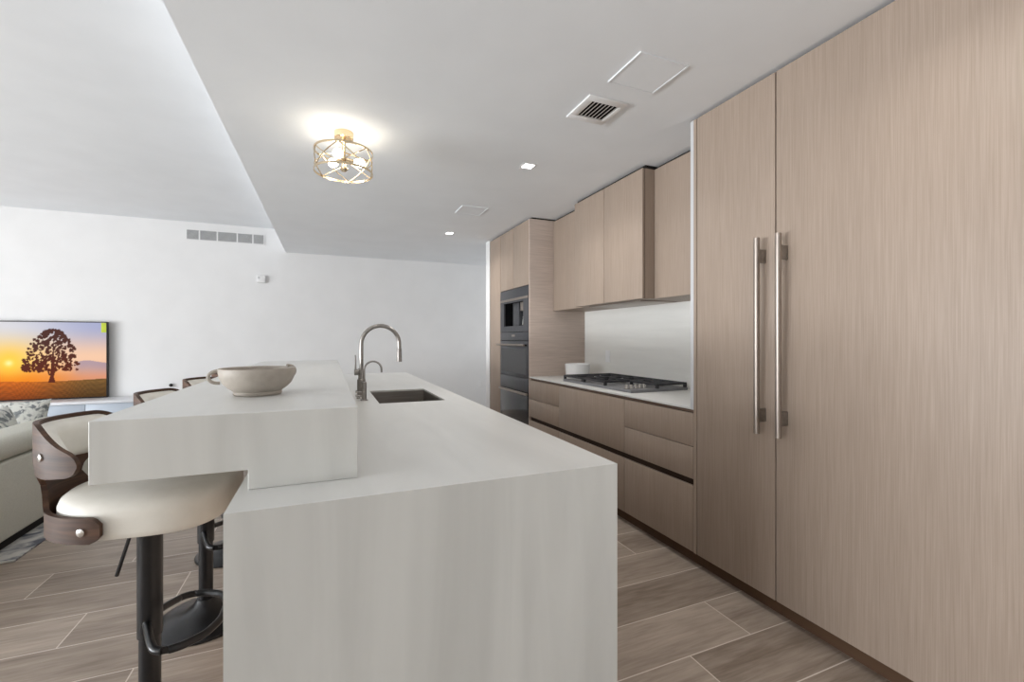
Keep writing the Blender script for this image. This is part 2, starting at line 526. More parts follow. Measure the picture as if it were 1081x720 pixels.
obj('spout', bm, M_steel, cm)
mj = thing('milk_jug', 'small steel milk jug under the coffee machine spout', 'jug', (XC + 0.07, 4.475, nz0 + 0.0005))
obj('body', lathe(bmesh.new(), [(0, 0), (0.034, 0), (0.038, 0.02), (0.034, 0.06), (0.028, 0.085), (0.032, 0.1), (0.029, 0.1), (0.025, 0.085), (0.03, 0.06), (0, 0.006)], (XC + 0.07, 4.475, nz0 + 0.0005), 24), M_chrome, mj)
obj('handle', tube(bmesh.new(), [(XC + 0.07, 4.475 - q, nz0 + zz) for q, zz in ((0.03, 0.085), (0.05, 0.085), (0.058, 0.07), (0.056, 0.04), (0.037, 0.025))], 0.004, 8), M_chrome, mj)

# wall oven (z 0.889-1.385)
wo = thing('wall_oven', 'built-in black glass oven with steel bar handle below the coffee machine', 'oven', (XC + 0.2, 4.645, 0.889))
obj('body', B(XC + 0.0185, XC + 0.29, y0 + 0.01, y1 - 0.01, 0.893, 1.383), M_dark, wo)
cp = obj('control_panel', B(XC - 0.004, XC + 0.018, y0, y1, 1.292, 1.385, 0.001), M_darkmetal, wo)
obj('display', B(XC - 0.0052, XC - 0.0042, 4.60, 4.69, 1.335, 1.358), M_steel, cp)
dr = obj('door', B(XC - 0.004, XC + 0.018, y0, y1, 0.892, 1.286, 0.001), M_darkmetal, wo)
obj('glass', B(XC - 0.0052, XC - 0.0042, y0 + 0.05, y1 - 0.05, 0.93, 1.20), M_glassblk, dr)
hh = obj('handle', tube(bmesh.new(), [(XC - 0.05, y0 + 0.01, 1.243), (XC - 0.05, y1 + 0.01, 1.243)], 0.011, 14), M_steel, wo)
for yy in (y0 + 0.05, y1 - 0.05):
    obj('handle_post', B(XC - 0.045, XC - 0.0045, yy - 0.01, yy + 0.01, 1.235, 1.251), M_black, hh)
# lower oven (z 0.33-0.886)
lo = thing('lower_oven', 'black glass lower oven with a flat steel grip below the wall oven', 'oven', (XC + 0.2, 4.645, 0.332))
obj('body', B(XC + 0.0185, XC + 0.29, y0 + 0.01, y1 - 0.01, 0.336, 0.884), M_dark, lo)
obj('control_panel', B(XC - 0.004, XC + 0.018, y0, y1, 0.742, 0.887, 0.001), M_darkmetal, lo)
dr = obj('door', B(XC - 0.004, XC + 0.018, y0, y1, 0.334, 0.738, 0.001), M_glassblk, lo)
obj('handle', B(XC - 0.03, XC - 0.0045, y0 + 0.005, y1 - 0.005, 0.712, 0.735, 0.002), M_steel, dr)

# ------------------------------------------------------------------ cooktop
ct = thing('gas_cooktop', 'black gas cooktop with cast-iron grates on the wall worktop', 'cooktop', (2.3, 3.15, 0.917))
obj('tray', B(2.03, 2.565, 2.65, 3.66, 0.917, 0.938, 0.004), M_tray, ct)


def grate(y0, y1, x0, x1, z0=0.9385, z1=0.976):
    bm = bmesh.new()
    r = 0.010
    box(bm, x0, x1, y0, y0 + 2 * r, z1 - 0.016, z1, 0.003)
    box(bm, x0, x1, y1 - 2 * r, y1, z1 - 0.016, z1, 0.003)
    box(bm, x0, x0 + 2 * r, y0 + 2 * r, y1 - 2 * r, z1 - 0.016, z1, 0.003)
    box(bm, x1 - 2 * r, x1, y0 + 2 * r, y1 - 2 * r, z1 - 0.016, z1, 0.003)
    xm, ym = (x0 + x1) / 2, (y0 + y1) / 2
    for xx in ((x0 * 3 + x1) / 4, (x0 + 3 * x1) / 4):
        box(bm, xx - 0.007, xx + 0.007, y0 + 2 * r, ym - 0.03, z1 - 0.014, z1, 0.002)
        box(bm, xx - 0.007, xx + 0.007, ym + 0.03, y1 - 2 * r, z1 - 0.014, z1, 0.002)
    box(bm, xm - 0.008, xm + 0.008, y0 + 2 * r, y1 - 2 * r, z1 - 0.014, z1, 0.002)
    box(bm, x0 + 2 * r, xm - 0.04, ym - 0.006, ym + 0.006, z1 - 0.014, z1, 0.002)
    box(bm, xm + 0.04, x1 - 2 * r, ym - 0.006, ym + 0.006, z1 - 0.014, z1, 0.002)
    for xx in (x0, x1 - 2 * r):
        for yy in (y0, y1 - 2 * r):
            box(bm, xx, xx + 2 * r, yy, yy + 2 * r, z0, z1 - 0.012)
    return bm


for a, b, xa, xb in ((3.325, 3.655, 2.035, 2.56), (2.985, 3.32, 2.035, 2.56), (2.655, 2.98, 2.27, 2.56)):
    obj('grate', grate(a, b, xa, xb), M_iron, ct)
for (x, y, r) in ((2.17, 3.49, 0.042), (2.43, 3.49, 0.034), (2.3, 3.15, 0.055), (2.43, 2.82, 0.042)):
    bu = obj('burner', lathe(bmesh.new(), [(0, 0), (r, 0), (r, 0.012), (r * 0.9, 0.014), (0, 0.014)], (x, y, 0.9385), 24), M_nickel, ct)
    obj('burner_cap', lathe(bmesh.new(), [(0, 0), (r * 0.8, 0), (r * 0.8, 0.006), (r * 0.7, 0.008), (0, 0.008)], (x, y, 0.953), 24), M_iron, bu)
for x in (2.055, 2.095, 2.135, 2.175, 2.215):
    y = 2.735
    obj('knob', lathe(bmesh.new(), [(0, 0), (0.0165, 0), (0.0165, 0.004), (0.0135, 0.006), (0.0125, 0.03), (0, 0.031)], (x, y, 0.9385), 20), M_chrome, ct)

# white bowl beside the cooktop
wb = thing('white_bowl', 'white ceramic bowl on the worktop between cooktop and oven housing', 'bowl', (2.35, 3.935, 0.917))
obj('body', lathe(bmesh.new(), [(0, 0), (0.095, 0), (0.108, 0.006), (0.118, 0.03), (0.126, 0.138), (0.123, 0.141), (0.119, 0.138), (0.110, 0.03), (0.09, 0.012), (0, 0.012)], (2.35, 3.935, 0.917), 40), M_ceramic, wb)

# ------------------------------------------------------------------ island
IX1, IX2, IY1, IY2 = -0.22, 0.854, 1.184, 5.345
BX1, BX2, BY1, BY2, HB, HB0 = -0.5215, 0.0785, 1.348, 4.33, 1.1185, 0.9672
isl = thing('kitchen_island', 'long pale stone kitchen island with waterfall end and raised bar', 'island', (0.3, 3.2, 0))
SK = (0.292, 0.704, 2.835, 3.55)      # sink opening
T = 0.013
bm = bmesh.new()
xs = [IX1, SK[0], SK[1], IX2]
ys = [IY1, SK[2], SK[3], IY2]
verts = {}
for k, z in enumerate((HC - T, HC)):
    for i, x in enumerate(xs):
        for j, y in enumerate(ys):
            verts[i, j, k] = bm.verts.new((x, y, z))
for i in range(3):
    for j in range(3):
        if (i, j) == (1, 1): continue
        for k in (0, 1):
            q = [verts[i, j, k], verts[i + 1, j, k], verts[i + 1, j + 1, k], verts[i, j + 1, k]]
            bm.faces.new(q if k else q[::-1])
for i in range(3):
    for j in (0, 3):
        bm.faces.new((verts[i, j, 0], verts[i + 1, j, 0], verts[i + 1, j, 1], verts[i, j, 1]))
for j in range(3):
    for i in (0, 3):
        bm.faces.new((verts[i, j, 0], verts[i, j + 1, 0], verts[i, j + 1, 1], verts[i, j, 1]))
for a, b in (((1, 1), (2, 1)), ((2, 1), (2, 2)), ((2, 2), (1, 2)), ((1, 2), (1, 1))):
    bm.faces.new((verts[a[0], a[1], 0], verts[b[0], b[1], 0], verts[b[0], b[1], 1], verts[a[0], a[1], 1]))
box(bm, IX1, IX2, IY1, IY1 + 0.04, 0, HC - T)


def lit_shaded_stone(o):
    """veins run along the top and straight down the upright faces, which take the shaded colour"""
    o.data.materials.append(M_stone_shade)
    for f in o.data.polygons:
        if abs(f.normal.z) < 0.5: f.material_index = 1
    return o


lit_shaded_stone(obj('waterfall_worktop', bm, M_stone_lit, isl, smooth=False))
obj('far_panel', B(IX1, IX2, IY2 - 0.04, IY2, 0, HC - T - 0.0005), M_stone_shade, isl)
bm = bmesh.new()
box(bm, IX1 + 0.01, SK[0] - 0.035, IY1 + 0.041, IY2 - 0.041, 0.0, HC - T - 0.0005)
box(bm, SK[0] - 0.035, IX2 - 0.03, IY1 + 0.041, SK[2] - 0.04, 0.0, HC - T - 0.0005)
box(bm, SK[0] - 0.035, IX2 - 0.03, SK[3] + 0.04, IY2 - 0.041, 0.0, HC - T - 0.0005)
box(bm, SK[1] + 0.035, IX2 - 0.03, SK[2] - 0.04, SK[3] + 0.04, 0.0, HC - T - 0.0005)
obj('base', bm, M_wood, isl)
LX = -0.195
# raised bar: thick slab that overhangs the stools, stepping down to the worktop
bm = bmesh.new()
pr = [(BX1, HB0), (LX, HB0), (LX, HC + 0.0005), (BX2, HC + 0.0005), (BX2, HB), (BX1, HB)]
fa = [bm.verts.new((x, BY1, z)) for x, z in pr]
fb = [bm.verts.new((x, BY2, z)) for x, z in pr]
bm.faces.new(fa); bm.faces.new(fb[::-1])
for i in range(6):
    j = (i + 1) % 6
    bm.faces.new((fa[i], fb[i], fb[j], fa[j]))
bmesh.ops.recalc_face_normals(bm, faces=bm.faces)
bmesh.ops.bevel(bm, geom=[e for e in bm.edges], offset=0.0015, segments=1, affect='EDGES')
lit_shaded_stone(obj('raised_bar', bm, M_stone_lit, isl, smooth=False))

# sink
sk = thing('kitchen_sink', 'undermounted dark steel sink basin in the island worktop', 'sink', (0.5, 3.19, 0.66))
bm = bmesh.new()
a = 0.006
x0, x1, y0, y1 = SK[0] - a, SK[1] + a, SK[2] - a, SK[3] + a
zt, zb = HC - T - 0.001, 0.655


def rrect(x0, x1, y0, y1, r, z, n=5):
    o = []
    for cx, cy, a0 in ((x1 - r, y1 - r, 0), (x0 + r, y1 - r, PI / 2), (x0 + r, y0 + r, PI), (x1 - r, y0 + r, 1.5 * PI)):
        for i in range(n + 1):
            an = a0 + PI / 2 * i / n
            o.append((cx + r * math.cos(an), cy + r * math.sin(an), z))
    return o


def loft(bm, loops, cap0=True, cap1=True):
    L = [[bm.verts.new(p) for p in l] for l in loops]
    n = len(L[0])
    for p, q in zip(L, L[1:]):
        for j in range(n):
            bm.faces.new((p[j], p[(j + 1) % n], q[(j + 1) % n], q[j]))
    if cap0: bm.faces.new(L[0][::-1])
    if cap1: bm.faces.new(L[-1])
    return bm


loft(bm, [rrect(x0 - .02, x1 + .02, y0 - .02, y1 + .02, .02, zt), rrect(x0, x1, y0, y1, .016, zt), rrect(x0, x1, y0, y1, .016, zb + .02), rrect(x0 + .02, x1 - .02, y0 + .02, y1 - .02, .012, zb),
          ], False, True)
obj('basin', bm, M_sink, sk)
obj('drain', lathe(bmesh.new(), [(0, 0.004), (0.03, 0.004), (0.045, 0.002), (0.045, 0.0), ], (0.5, 3.35, zb + 0.001), 24), M_chrome, sk)

# faucet
fx, fy = 0.206, 3.133
ft = thing('kitchen_faucet', 'tall brushed nickel gooseneck faucet beside the island sink', 'faucet', (fx, fy, HC))
obj('base', lathe(bmesh.new(), [(0, 0.0005), (0.031, 0.0005), (0.031, 0.006), (0.027, 0.010), (0.027, 0.125), (0.022, 0.130), (0, 0.130)], (fx, fy, HC), 28), M_nickel, ft)
rb = 0.124
path = [(fx, fy, HC + 0.128), (fx, fy, HC + 0.36)] + [(fx + rb - rb * math.cos(PI * i / 20), fy, HC + 0.362 + rb * math.sin(PI * i / 20)) for i in range(1, 21)] + [(fx + 2 * rb, fy, HC + 0.335)]
sp = obj('spout', tube(bmesh.new(), path, 0.0135, 16), M_nickel, ft)
obj('spray_head', tube(bmesh.new(), [(fx + 2 * rb, fy, HC + 0.334), (fx + 2 * rb, fy, HC + 0.325), (fx + 2 * rb + 0.001, fy, HC + 0.240)], [0.0145, 0.0165, 0.0175], 16), M_nickel, ft)
bm = bmesh.new()
tube(bm, [(fx - 0.018, fy, HC + 0.175), (fx - 0.045, fy, HC + 0.175)], 0.020, 18)
hd = obj('valve', bm, M_nickel, ft)
obj('lever', tube(bmesh.new(), [(fx - 0.036, fy, HC + 0.19), (fx - 0.038, fy, HC + 0.29)], [0.006, 0.0045], 10), M_nickel, hd)
obj('neck', tube(bmesh.new(), [(fx, fy, HC + 0.128), (fx, fy, HC + 0.20)], 0.021, 18), M_nickel, ft)

# small filtered-water tap
gx, gy = 0.216, 3.02
wt2 = thing('filter_tap', 'small slender gooseneck filter tap in front of the tall faucet', 'tap', (gx, gy, HC))
obj('base', lathe(bmesh.new(), [(0, 0.0005), (0.024, 0.0005), (0.024, 0.005), (0.015, 0.009), (0.015, 0.118), (0.009, 0.122), (0, 0.122)], (gx, gy, HC), 24), M_nickel, wt2)
rb = 0.054
path = [(gx, gy, HC + 0.12), (gx, gy, HC + 0.195)] + [(gx + rb - rb * math.cos(PI * i / 16), gy, HC + 0.197 + rb * math.sin(PI * i / 16)) for i in range(1, 17)] + [(gx + 2 * rb, gy, HC + 0.178)]
obj('spout', tube(bmesh.new(), path, 0.0062, 12), M_nickel, wt2)
bm = bmesh.new()
for zz in (0.03, 0.055):
    tube(bm, [(gx - 0.012, gy - 0.004, HC + zz), (gx - 0.045, gy - 0.008, HC + zz + 0.004)], 0.0045, 8)
    tube(bm, [(gx - 0.045, gy - 0.008, HC + zz + 0.004), (gx - 0.052, gy - 0.009, HC + zz + 0.005)], 0.008, 8)
obj('lever', bm, M_nickel, wt2)

# stoneware bowl on the bar
bx, by = -0.226, 1.775
bo = thing('stoneware_bowl', 'grey-beige stoneware bowl with two loop handles on the raised bar', 'bowl', (bx, by, HB))
prof = [(0, 0.001), (0.076, 0.001), (0.079, 0.005), (0.078, 0.014), (0.083, 0.018), (0.096, 0.027), (0.111, 0.043), (0.1215, 0.066), (0.1255, 0.092), (0.1235, 0.096), (0.119, 0.093), (0.115, 0.068), (0.104, 0.044), (0.07, 0.030), (0, 0.026)]
prof = [(r_ * 0.95, h_ * 0.97) for r_, h_ in prof]
obj('body', lathe(bmesh.new(), prof, (bx, by, HB), 64), M_bowl, bo)
for an, lift in ((R(190), 0.0), (R(40), 0.008)):
    ca, sa = math.cos(an), math.sin(an)
    pts = []
    for i in range(15):
        th = PI * i / 14
        rr = 0.111 + 0.033 * math.sin(th) ** 0.8
        pts.append((bx + rr * ca, by + rr * sa, HB + 0.066 + lift + 0.021 * math.cos(th)))
    obj('handle', tube(bmesh.new(), pts, 0.0058, 10), M_bowl, bo)


# ------------------------------------------------------------------ bar stools
def lerp(a, b, t): return a + (b - a) * t
def sst(a, b, x):
    t = max(0, min(1, (x - a) / (b - a)))
    return t * t * (3 - 2 * t)


def shell_pt(a, z, off=0.0):
    t = sst(0.80, 0.98, z)
    rx = lerp(0.236, 0.270, t) - off
    ry = lerp(0.236, 0.226, t) - off
    return Vector((-rx * math.cos(a), ry * math.sin(a), z))


def shell_mesh():
    A_low, A_up, NK = R(88), R(75), R(21)
    bm = bmesh.new()
    TH = 0.013

    def roundoff(a, A, d):
        t = max(0, (abs(a) - A + d) / d)
        return max(0.0, 1 - t ** 2.0) ** 0.5

    def up_raw(a):
        t = max(0, (abs(a) - NK) / (A_up - NK))
        hi = 1.072 - 0.074 * sst(R(34), A_up, abs(a))
        lo = 0.885 + 0.040 * min(1, t * 6) ** 0.5 + 0.010 * sst(0.45, 1, t)
        c, hh = (hi + lo) / 2, (hi - lo) / 2
        q = max(0.12, roundoff(a, A_up, R(8)))
        return c - hh * q, c + hh * q

    def low_raw(a):
        t = max(0, (abs(a) - NK) / (A_low - NK))
        hi = 0.885 - 0.058 * min(1, t * 5) ** 0.5
        lo = 0.757
        c, hh = (hi + lo) / 2, (hi - lo) / 2
        q = max(0.45, roundoff(a, A_low, R(7)))
        return c - hh * q, c + hh * q

    def ztop(a): return up_raw(a)[1]
    def zu(a): return up_raw(a)[0]
    def zl(a): return low_raw(a)[1]
    def zb(a): return low_raw(a)[0]

    def strip(angs, f0, f1, m):
        g = []
        for a in angs:
            z0, z1 = f0(a), f1(a)
            g.append([(a, lerp(z0, z1, j / m)) for j in range(m + 1)])
        return g

    def emit(grid):
        outer = [[bm.verts.new(shell_pt(a, z)) for a, z in col] for col in grid]
        inner = [[bm.verts.new(shell_pt(a, z, TH)) for a, z in col] for col in grid]
        n, m = len(grid), len(grid[0])
        for i in range(n - 1):
            for j in range(m - 1):
                bm.faces.new((outer[i][j], outer[i + 1][j], outer[i + 1][j + 1], outer[i][j + 1]))
                bm.faces.new((inner[i][j], inner[i][j + 1], inner[i + 1][j + 1], inner[i + 1][j]))
            bm.faces.new((outer[i][0], inner[i][0], inner[i + 1][0], outer[i + 1][0]))
            bm.faces.new((outer[i][-1], outer[i + 1][-1], inner[i + 1][-1], inner[i][-1]))
        for i in (0, n - 1):
            for j in range(m - 1):
                bm.faces.new((outer[i][j], outer[i][j + 1], inner[i][j + 1], inner[i][j]))
    low = [-A_low + (2 * A_low) * i / 60 for i in range(61)]
    up = [-A_up + (2 * A_up) * i / 90 for i in range(91)]
    emit(strip(low, zb, zl, 5))
    emit(strip(up, zu, ztop, 7))
    return bm


def superellipse(hx, hy, n, cx, z, k=48):
    o = []
    for i in range(k):
        a = 2 * PI * i / k
        c, s = math.cos(a), math.sin(a)
        o.append((cx + hx * math.copysign(abs(c) ** (2 / n), c), hy * math.copysign(abs(s) ** (2 / n), s), z))
    return o


def seat_outline(s, z, k=64):
    """squarish front corners, rounder back that sits inside the bent shell"""
    o = []
    for i in range(k):
        a = 2 * PI * i / k
        c, q = math.cos(a), math.sin(a)
        n = 3.3 if c > 0 else 2.15
        hx = 0.232 if c > 0 else 0.216
        o.append((0.012 + hx * s * math.copysign(abs(c) ** (2 / n), c), 0.2185 * s * math.copysign(abs(q) ** (2 / n), q), z))
    return o


def make_stool(label):
    t = thing('bar_stool', label, 'bar stool', (0, 0, 0), 'bar stools along the raised bar')
    obj('base', lathe(bmesh.new(), [(0, 0.001), (0.205, 0.001), (0.205, 0.010), (0.197, 0.016), (0.14, 0.030), (0.085, 0.050), (0.05, 0.078), (0.036, 0.10), (0, 0.10)], (0, 0, 0), 56), M_black, t)
    obj('pole', tube(bmesh.new(), [(0, 0, 0.095), (0, 0, 0.42)], 0.029, 24), M_black, t)
    obj('sleeve', tube(bmesh.new(), [(0, 0, 0.362), (0, 0, 0.728)], 0.0335, 28), M_black, t)
    bm = bmesh.new()
    box(bm, -0.10, 0.10, -0.07, 0.07, 0.728, 0.754, 0.004)
    mc = obj('mechanism', bm, M_black, t)
    obj('lever', tube(bmesh.new(), [(-0.03, -0.04, 0.740), (-0.040, -0.035, 0.70), (-0.078, -0.02, 0.575)], [0.005, 0.005, 0.0055], 8), M_black, mc)
    # footrest loop
    lp = [(0.0, -0.028, 0.412), (0.035, -0.115, 0.398), (0.06, -0.162, 0.392), (0.11, -0.162, 0.39), (0.175, -0.12, 0.39), (0.205, -0.05, 0.39), (0.205, 0.05, 0.39), (0.175, 0.12, 0.39), (0.11, 0.155, 0.39), (0.06, 0.155, 0.392), (0.035, 0.115, 0.398), (0.0, 0.028, 0.412)]
    obj('footrest', tube(bmesh.new(), rounded_path(lp, 0.026, 5), 0.0115, 14), M_black, t)
    # seat cushion
    rings = [(0.7545, 0.89), (0.7550, 0.945), (0.760, 0.985), (0.774, 1.0), (0.83, 1.0), (0.848, 0.97), (0.859, 0.91), (0.866, 0.77), (0.868, 0.45)]
    bm = loft(bmesh.new(), [seat_outline(s, z) for z, s in rings])
    obj('seat', bm, M_leather, t, sharp=60)
    sh = obj('shell', shell_mesh(), M_walnut, t, sharp=40)
    for a, z in ((R(77), 0.79), (-R(77), 0.79), (R(48), 0.985), (-R(48), 0.985)):
        p = shell_pt(a, z)
        q = (shell_pt(a, z) - shell_pt(a, z, 0.02)).normalized()
        bm = bmesh.new()
        tube(bm, [p - q * 0.001, p + q * 0.003, p + q * 0.005], [0.011, 0.011, 0.007], 16)
        obj('button', bm, M_chrome, sh)
    # back cushion
    bm = bmesh.new()
    na, nz = 40, 10
    A = R(66)

    def rng(a):
        e = sst(R(38), A, abs(a))
        return lerp(0.936, 0.962, e), lerp(1.060, 1.0, sst(R(34), A, abs(a)))
    G = []
    for side in (0, 1):
        g = []
        for i in range(na + 1):
            a = -A + 2 * A * i / na
            z0, z1 = rng(a)
            col = []
            for j in range(nz + 1):
                tt = j / nz
                z = lerp(z0, z1, tt)
                puff = (max(0, 1 - (2 * tt - 1) ** 4) ** 0.5) * (max(0, 1 - (a / A) ** 6) ** 0.5)
                off = 0.0135 + (0.038 * puff if side else 0.0)
                col.append(bm.verts.new(shell_pt(a, z, off)))
            g.append(col)
        G.append(g)
    for g in G:
        for i in range(na):
            for j in range(nz):
                bm.faces.new((g[i][j], g[i + 1][j], g[i + 1][j + 1], g[i][j + 1]))
    bmesh.ops.remove_doubles(bm, verts=bm.verts, dist=0.0002)
    obj('back_cushion', bm, M_leather, t, sharp=70)
    for part in t.children:
        if part.name.split('.')[0] in ('seat', 'shell', 'back_cushion'):
            part.rotation_euler.z = R(-8)      # seat swivelled a little on its pole
    return t


st0 = make_stool('nearest bar stool at the front corner of the raised bar, cream seat in view')
labels = ['second bar stool from the front, bent back rising above the bar edge',
          'third bar stool from the front, its bent back just left of the bowl handle',
          'farthest bar stool, only a thin curved rim of its back showing above the bowl']
spots = [(-0.53, 1.77, 0), (-0.53, 2.48, -4), (-0.53, 3.19, -5), (-0.53, 3.90, -3)]
for i, (x, y, a) in enumerate(spots):
    o = st0 if i == 0 else copy_tree(st0)
    o.location = (x, y, 0)
    o.rotation_euler = (0, 0, R(a))
    if i: o['label'] = labels[i - 1]

# ------------------------------------------------------------------ ceiling things
lx, ly = 0.09, 2.928
cl = thing('ceiling_light', 'pale brass caged drum ceiling light with lit bulbs above the island', 'ceiling light', (lx, ly, ZK))
obj('canopy', lathe(bmesh.new(), [(0, -0.042), (0.052, -0.042), (0.056, -0.038), (0.056, -0.001), (0, -0.001)], (lx, ly, ZK), 36), M_brass, cl)
obj('stem', tube(bmesh.new(), [(lx, ly, ZK - 0.028), (lx, ly, ZK - 0.215)], 0.011, 14), M_brass, cl)
RD, zt, zb = 0.172, ZK - 0.115, ZK - 0.252


def ring(z0, z1, r0, r1):
    return lathe(bmesh.new(), [(r0, z0), (r1, z0), (r1, z1), (r0, z1), (r0, z0)], (lx, ly, 0), 64)


obj('ring', ring(zt - 0.012, zt, RD - 0.004, RD), M_brass, cl)
obj('ring', ring(zb, zb + 0.012, RD - 0.004, RD), M_brass, cl)
nb = 6
for k in range(nb):
    for s in (1, -1):
        a0 = 2 * PI * k / nb + 0.3
        pts = [(lx + (RD - 0.006) * math.cos(a0 + s * 2 * PI / nb * i / 14), ly + (RD - 0.006) * math.sin(a0 + s * 2 * PI / nb * i / 14), lerp(zt - 0.006, zb + 0.006, i / 14)) for i in range(15)]
        obj('strap', tube(bmesh.new(), pts, 0.0032, 8), M_brass, cl)
bm = bmesh.new()
for k in range(3):
    a = 2 * PI * k / 3 + 0.5
    tube(bm, [(lx, ly, zt - 0.007), (lx + (RD - 0.005) * math.cos(a), ly + (RD - 0.005) * math.sin(a), zt - 0.007)], 0.0045, 8)
obj('spider', bm, M_brass, cl)
obj('finial', lathe(bmesh.new(), [(0, -0.03), (0.012, -0.028), (0.024, -0.014), (0.024, -0.008), (0.012, 0.0), (0, 0.0)], (lx, ly, ZK - 0.212), 24), M_brass, cl)
for k in range(3):
    a = 2 * PI * k / 3 + 0.15
    ca, sa = math.cos(a), math.sin(a)
    zz = ZK - 0.168
    s_ = obj('socket', tube(bmesh.new(), [(lx + 0.01 * ca, ly + 0.01 * sa, zz), (lx + 0.058 * ca, ly + 0.058 * sa, zz)], 0.0125, 14), M_brass, cl)
    bm = bmesh.new()
    tube(bm, [(lx + r_ * ca, ly + r_ * sa, zz) for r_ in (0.058, 0.066, 0.08, 0.10, 0.115, 0.124, 0.128)], [0.010, 0.014, 0.024, 0.0285, 0.024, 0.013, 0.003], 18)
    obj('bulb', bm, M_bulb, s_)
    pl = bpy.data.lights.new('bulb_light', 'POINT')
    pl.energy = 4.2
    pl.color = (1.0, 0.96, 0.90)
    pl.shadow_soft_size = 0.03
    po = bpy.data.objects.new('bulb_light', pl)
    po.location = (lx + 0.10 * ca, ly + 0.10 * sa, zz)
    C.objects.link(po)

for (x, y, lab) in ((1.358, 2.973, 'square recessed ceiling downlight, nearer of two, in front of the hood cabinet'), (1.35, 5.228, 'square recessed ceiling downlight, farther of two, by the tall oven housing'),
                    (1.366, 0.72, 'added unseen square recessed ceiling downlight over the aisle in front of the wide refrigerator door')):  # this third one is out of view, added to brighten the lower cabinet fronts
    dl = thing('downlight', lab, 'ceiling light', (x, y, ZK), 'recessed downlights over the aisle')
    bm = bmesh.new()
    s0, s1 = 0.038, 0.050
    box(bm, x - s1, x + s1, y - s1, y - s0, ZK - 0.004, ZK - 0.0004)
    box(bm, x - s1, x + s1, y + s0, y + s1, ZK - 0.004, ZK - 0.0004)
    box(bm, x - s1, x - s0, y - s0, y + s0, ZK - 0.004, ZK - 0.0004)
    box(bm, x + s0, x + s1, y - s0, y + s0, ZK - 0.004, ZK - 0.0004)
    obj('frame', bm, M_white, dl)
    obj('diffuser', B(x - s0, x + s0, y - s0, y + s0, ZK - 0.003, ZK - 0.0006), M_led, dl)
    area('downlight_beam', (x, y, ZK - 0.008), (0, 0, 0), 0.075, 0.075, 5.0 if y > 1 else 2.2, (1, 0.97, 0.93), 140)

# air diffuser
av = thing('air_diffuser', 'small white louvred air diffuser in the kitchen ceiling', 'vent', (1.37, 2.1, ZK))
x0, x1, y0, y1 = 1.255, 1.495, 1.975, 2.225
bm = bmesh.new()
for a, b, c_, d_ in ((x0, x1, y0, y0 + .045), (x0, x1, y1 - .045, y1), (x0, x0 + .045, y0 + .045, y1 - .045), (x1 - .03, x1, y0 + .045, y1 - .045)):
    box(bm, a, b, c_, d_, ZK - 0.010, ZK - 0.0004, 0.002)
obj('frame', bm, M_white, av)
obj('duct', B(x0 + .045, x1 - .03, y0 + .045, y1 - .045, ZK - 0.0012, ZK - 0.0004), M_dark, av)
for i in range(7):
    x = x0 + 0.058 + i * 0.0235
    bm = bmesh.new()
    v = [bm.verts.new(p) for p in ((x + 0.011, y0 + .046, ZK - 0.0015), (x, y0 + .046, ZK - 0.009), (x, y1 - .046, ZK - 0.009), (x + 0.011, y1 - .046, ZK - 0.0015),
                                   (x + 0.015, y0 + .046, ZK - 0.0015), (x + 0.004, y0 + .046, ZK - 0.009), (x + 0.004, y1 - .046, ZK - 0.009), (x + 0.015, y1 - .046, ZK - 0.0015))]
    for f in ((0, 1, 2, 3), (7, 6, 5, 4), (0, 4, 5, 1), (1, 5, 6, 2), (2, 6, 7, 3), (3, 7, 4, 0)):
        bm.faces.new([v[q] for q in f])
    obj('louvre', bm, M_white, av)

for (x0, x1, y0, y1, lab) in ((1.275, 1.55, 1.595, 1.845, 'flat white ceiling access panel beside the louvred air diffuser'), (1.182, 1.44, 4.08, 4.36, 'flat white ceiling access panel between the two square downlights')):
    ap = thing('access_panel', lab, 'access panel', ((x0 + x1) / 2, (y0 + y1) / 2, ZK), 'ceiling access panels')
    bm = bmesh.new()
    for a, b, c_, d_ in ((x0, x1, y0, y0 + .008), (x0, x1, y1 - .008, y1), (x0, x0 + .008, y0 + .008, y1 - .008), (x1 - .008, x1, y0 + .008, y1 - .008)):
        box(bm, a, b, c_, d_, ZK - 0.0065, ZK - 0.0004)
    obj('frame', bm, M_ceil, ap)
    obj('panel', B(x0 + .009, x1 - .009, y0 + .009, y1 - .009, ZK - 0.0045, ZK - 0.0004), M_ceil, ap)

# ------------------------------------------------------------------ back wall things
gr = thing('wall_grille', 'long grey air-conditioning grille high on the back wall', 'vent', (-1.32, YW, 2.67))
x0, x1, z0, z1 = -1.785, -0.862, 2.678, 2.808
bm = bmesh.new()
box(bm, x0 - .012, x1 + .012, YW - 0.010, YW - 0.0004, z0 - .012, z0)
box(bm, x0 - .012, x1 + .012, YW - 0.010, YW - 0.0004, z1, z1 + .012)
box(bm, x0 - .012, x0, YW - 0.010, YW - 0.0004, z0, z1)
box(bm, x1, x1 + .012, YW - 0.010, YW - 0.0004, z0, z1)
obj('frame', bm, M_white, gr)
obj('duct', B(x0, x1, YW - 0.0015, YW - 0.0004, z0, z1), M_dark, gr)
fr_ = [0, 0.158, 0.385, 0.645, 0.855, 1.0]
for k in range(1, 5):
    x = lerp(x0, x1, fr_[k])
    obj('divider', B(x - 0.008, x + 0.008, YW - 0.012, YW - 0.0015, z0, z1), M_white, gr)
for k in range(9):
    z = lerp(z0, z1, (k + 0.5) / 9)
    obj('slat', B(x0, x1, YW - 0.0105, YW - 0.002, z - 0.0045, z + 0.0045), M_grille, gr)

